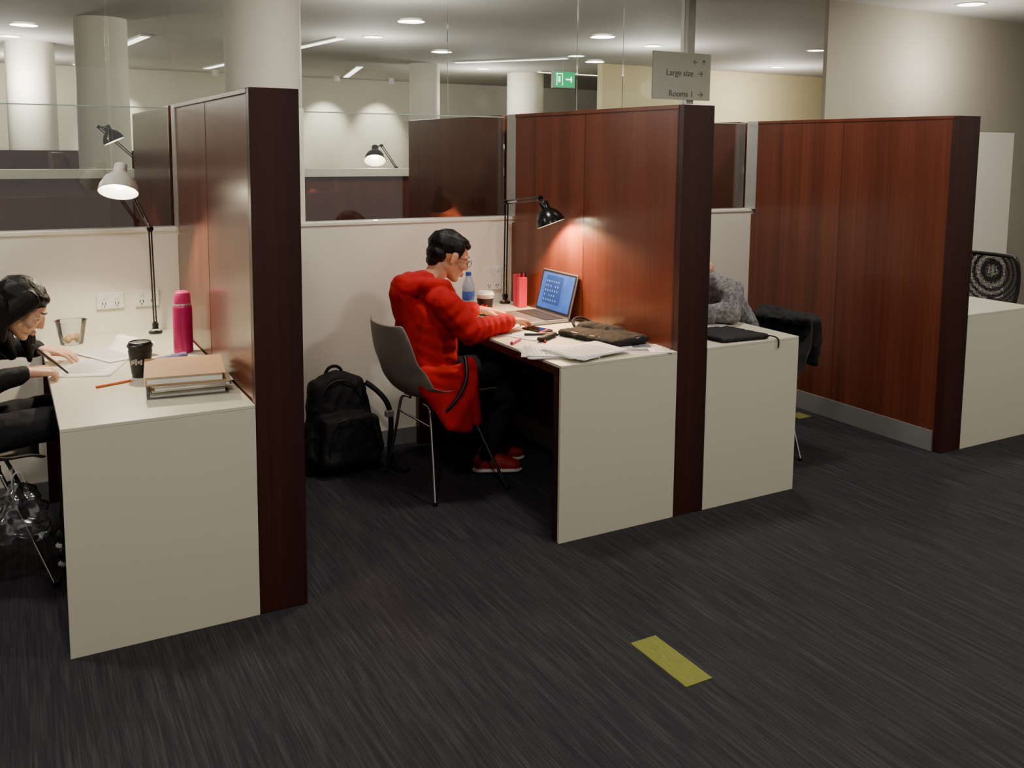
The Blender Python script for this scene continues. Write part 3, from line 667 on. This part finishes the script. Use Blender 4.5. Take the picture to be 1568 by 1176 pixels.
# ------------------------------------------------------------------ far carrel rows, signs
g=G('far_carrel_row',(-2.4,4.6,0))
box(g,'wood_screen',(-8,4.6,0),(3.2,4.65,1.33),M_woodfar,0); box(g,'ledge',(-8,4.57,1.3305),(3.2,4.68,1.40),M_wall,.003)
g=G('far_carrel_row',(-3,8,0)); box(g,'wood_screen',(-8.5,8.6,0),(-.6,8.66,1.52),M_woodfar,0)
boxes(g,'dividers',[((-8+1.5*k,7.4,0),(-7.9+1.5*k,8.6,1.5)) for k in range(5)],M_woodfar)
lamp((.75,4.9,.75),(.70,4.9,1.40),(.50,4.75,1.60),(.42,4.7,1.53),(-.2,-.5,-.8),5,M_blackg,2.2,(1,.85,.6),1.3)
lamp((-1.45,4.9,.75),(-1.50,4.9,1.45),(-1.80,4.75,1.72),(-1.72,4.7,1.66),(.4,-.1,-.9),0,M_blackg,2.2,(1,.85,.6),1.1)
def text(g,name,body,loc,size,m,rx=90):
    cu=bpy.data.curves.new(name,'FONT'); cu.body=body; cu.size=size; cu.extrude=.001
    o=bpy.data.objects.new(name,cu); COL.objects.link(o)
    me=bpy.data.meshes.new_from_object(o.evaluated_get(bpy.context.evaluated_depsgraph_get())); bpy.data.objects.remove(o)
    me.transform(Matrix.Translation(loc)@Matrix.Rotation(math.radians(rx),4,'X')); return put(g,name,me,m)
g=G('wayfinding_sign',(2.35,2.9,2.2))
box(g,'panel',(2.07,2.90,1.985),(2.66,2.915,2.36),mat('sign_grey',(178,178,165),.5,var=.02),.002)
Mi=mat('sign_ink',(90,92,88),.5)
text(g,'text_line_1','\u2190  \u2191',(2.47,2.898,2.27),.06,Mi); text(g,'text_line_2','Large size  \u2192',(2.20,2.898,2.175),.07,Mi); text(g,'text_line_3','Rooms 1  \u2192',(2.23,2.898,2.01),.07,Mi)
g=G('exit_sign',(4.4,7.9,2.5))
box(g,'housing',(4.22,7.9,2.42),(4.58,7.96,2.66),M_alu,.004)
box(g,'face',(4.235,7.893,2.435),(4.565,7.9,2.645),mat('exit_green',(0,150,90),.4,em=1.6),0)
boxes(g,'pictogram',[((4.27,7.89,2.46),(4.28,7.893,2.62)),((4.27,7.89,2.61),(4.36,7.893,2.62)),((4.36,7.89,2.46),(4.37,7.893,2.62)),((4.30,7.89,2.50),(4.33,7.893,2.58)),((4.42,7.89,2.53),(4.52,7.893,2.55)),((4.50,7.89,2.50),(4.515,7.893,2.58))],mat('exit_white',(235,255,240),.4,em=2.5))
rod(g,'hanger',(4.4,7.93,2.66),(4.4,7.93,CEIL),.006,M_alu)
# ------------------------------------------------------------------ ceiling lights
def downlight(x,y,p=30,kind='AREA',col=(1,.94,.84)):
    g=G('ceiling_downlight',(x,y,CEIL),0,False)
    lathe(g,'trim',[(.105,-.001),(.125,-.001),(.125,-.008),(.105,-.006)],M_white)
    lathe(g,'lens',[(0,-.004),(.105,-.004)],M_down)
    if p:
        ld=bpy.data.lights.new('downlight_lamp',kind); ld.energy=p; ld.color=col
        if kind=='AREA': ld.shape='DISK'; ld.size=.25
        else: ld.shadow_soft_size=.12
        lo=bpy.data.objects.new('downlight_lamp',ld); COL.objects.link(lo); lo.parent=g.e; lo.location=(0,0,-.03 if kind=='AREA' else -.5)  # point lamps hang below the fitting, added to light the ceiling too
for x,y in ((-4.5,-1.6),(-2.2,-1.6),(.1,-1.6),(2.4,-1.6),(4.7,-1.6)): downlight(x,y,31)
for x,y in ((-3.2,.75),(-.75,.55),(1.0,.75),(3.2,.75)): downlight(x,y,25)
for x,y in ((4.07,9.71),(7.5,7.0),(4.31,5.82),(-2.3,9.0),(-2.2,11.5)): downlight(x,y,66,'POINT')
for x,y in ((5.79,7.4),(6.25,5.12),(4.2,7.3)): downlight(x,y,0)
for x,y in ((-3.4,4.2),(.3,3.9),(1.2,6.8)): downlight(x,y,52,'POINT')
downlight(4.6,1.95,24,'POINT')  # unseen downlight added to brighten the beige wall block
def linear(x0,y0,x1,y1,p):
    g=G('linear_ceiling_light',((x0+x1)/2,(y0+y1)/2,CEIL),math.degrees(math.atan2(y1-y0,x1-x0)),False)
    l=math.hypot(x1-x0,y1-y0)
    box(g,'housing',(-l/2,-.06,-.02),(l/2,.06,-.0005),M_white,.002); box(g,'diffuser',(-l/2+.02,-.045,-.024),(l/2-.02,.045,-.0201),M_line,0)
linear(.9,7.0,.4,12.0,0); linear(3.2,8.9,4.2,7.5,0); linear(-1.0,8,-1.4,12.5,0); linear(-2.6,7.0,-2.9,12.5,0); linear(2.3,10.3,2.8,12.4,0); linear(5.0,9.6,7.5,9.6,0)
for x in (.6,1.6,2.6,3.6,-.8):
    ld=bpy.data.lights.new('wall_washer','SPOT'); ld.energy=200; ld.spot_size=1.1; ld.spot_blend=.8; ld.color=(1,.93,.8); ld.shadow_soft_size=.05
    g=G('wall_washer_fitting',(x,12.3,CEIL),0,False); rod(g,'can',(0,0,-.10),(0,0,-.001),.05,M_white)
    lo=bpy.data.objects.new('wall_washer',ld); COL.objects.link(lo); lo.parent=g.e; lo.location=(0,0,-.12); lo.rotation_euler=(math.radians(38),0,0)

# ------------------------------------------------------------------ world + camera
w=bpy.data.worlds.new('world'); SC.world=w; w.use_nodes=True
bg=w.node_tree.nodes['Background']; bg.inputs[0].default_value=(1,.95,.88,1); bg.inputs[1].default_value=.30
yaw,pit,rol=map(math.radians,(60.869,-6.4069,.4818))
fw=V((math.cos(yaw)*math.cos(pit),math.sin(yaw)*math.cos(pit),math.sin(pit))); rt=V((math.sin(yaw),-math.cos(yaw),0)); up=rt.cross(fw)
rt2=rt*math.cos(rol)+up*math.sin(rol); up2=-rt*math.sin(rol)+up*math.cos(rol)
cd=bpy.data.cameras.new('camera'); cam=bpy.data.objects.new('camera',cd); COL.objects.link(cam)
cd.sensor_fit='HORIZONTAL'; cd.sensor_width=36; cd.lens=36*1403.54/1568; cd.shift_x=0; cd.shift_y=(385.85-588)/1568
bk=-fw
cam.matrix_world=Matrix(((rt2.x,up2.x,bk.x,-2.4744),(rt2.y,up2.y,bk.y,-2.9896),(rt2.z,up2.z,bk.z,1.5774),(0,0,0,1)))
SC.camera=cam
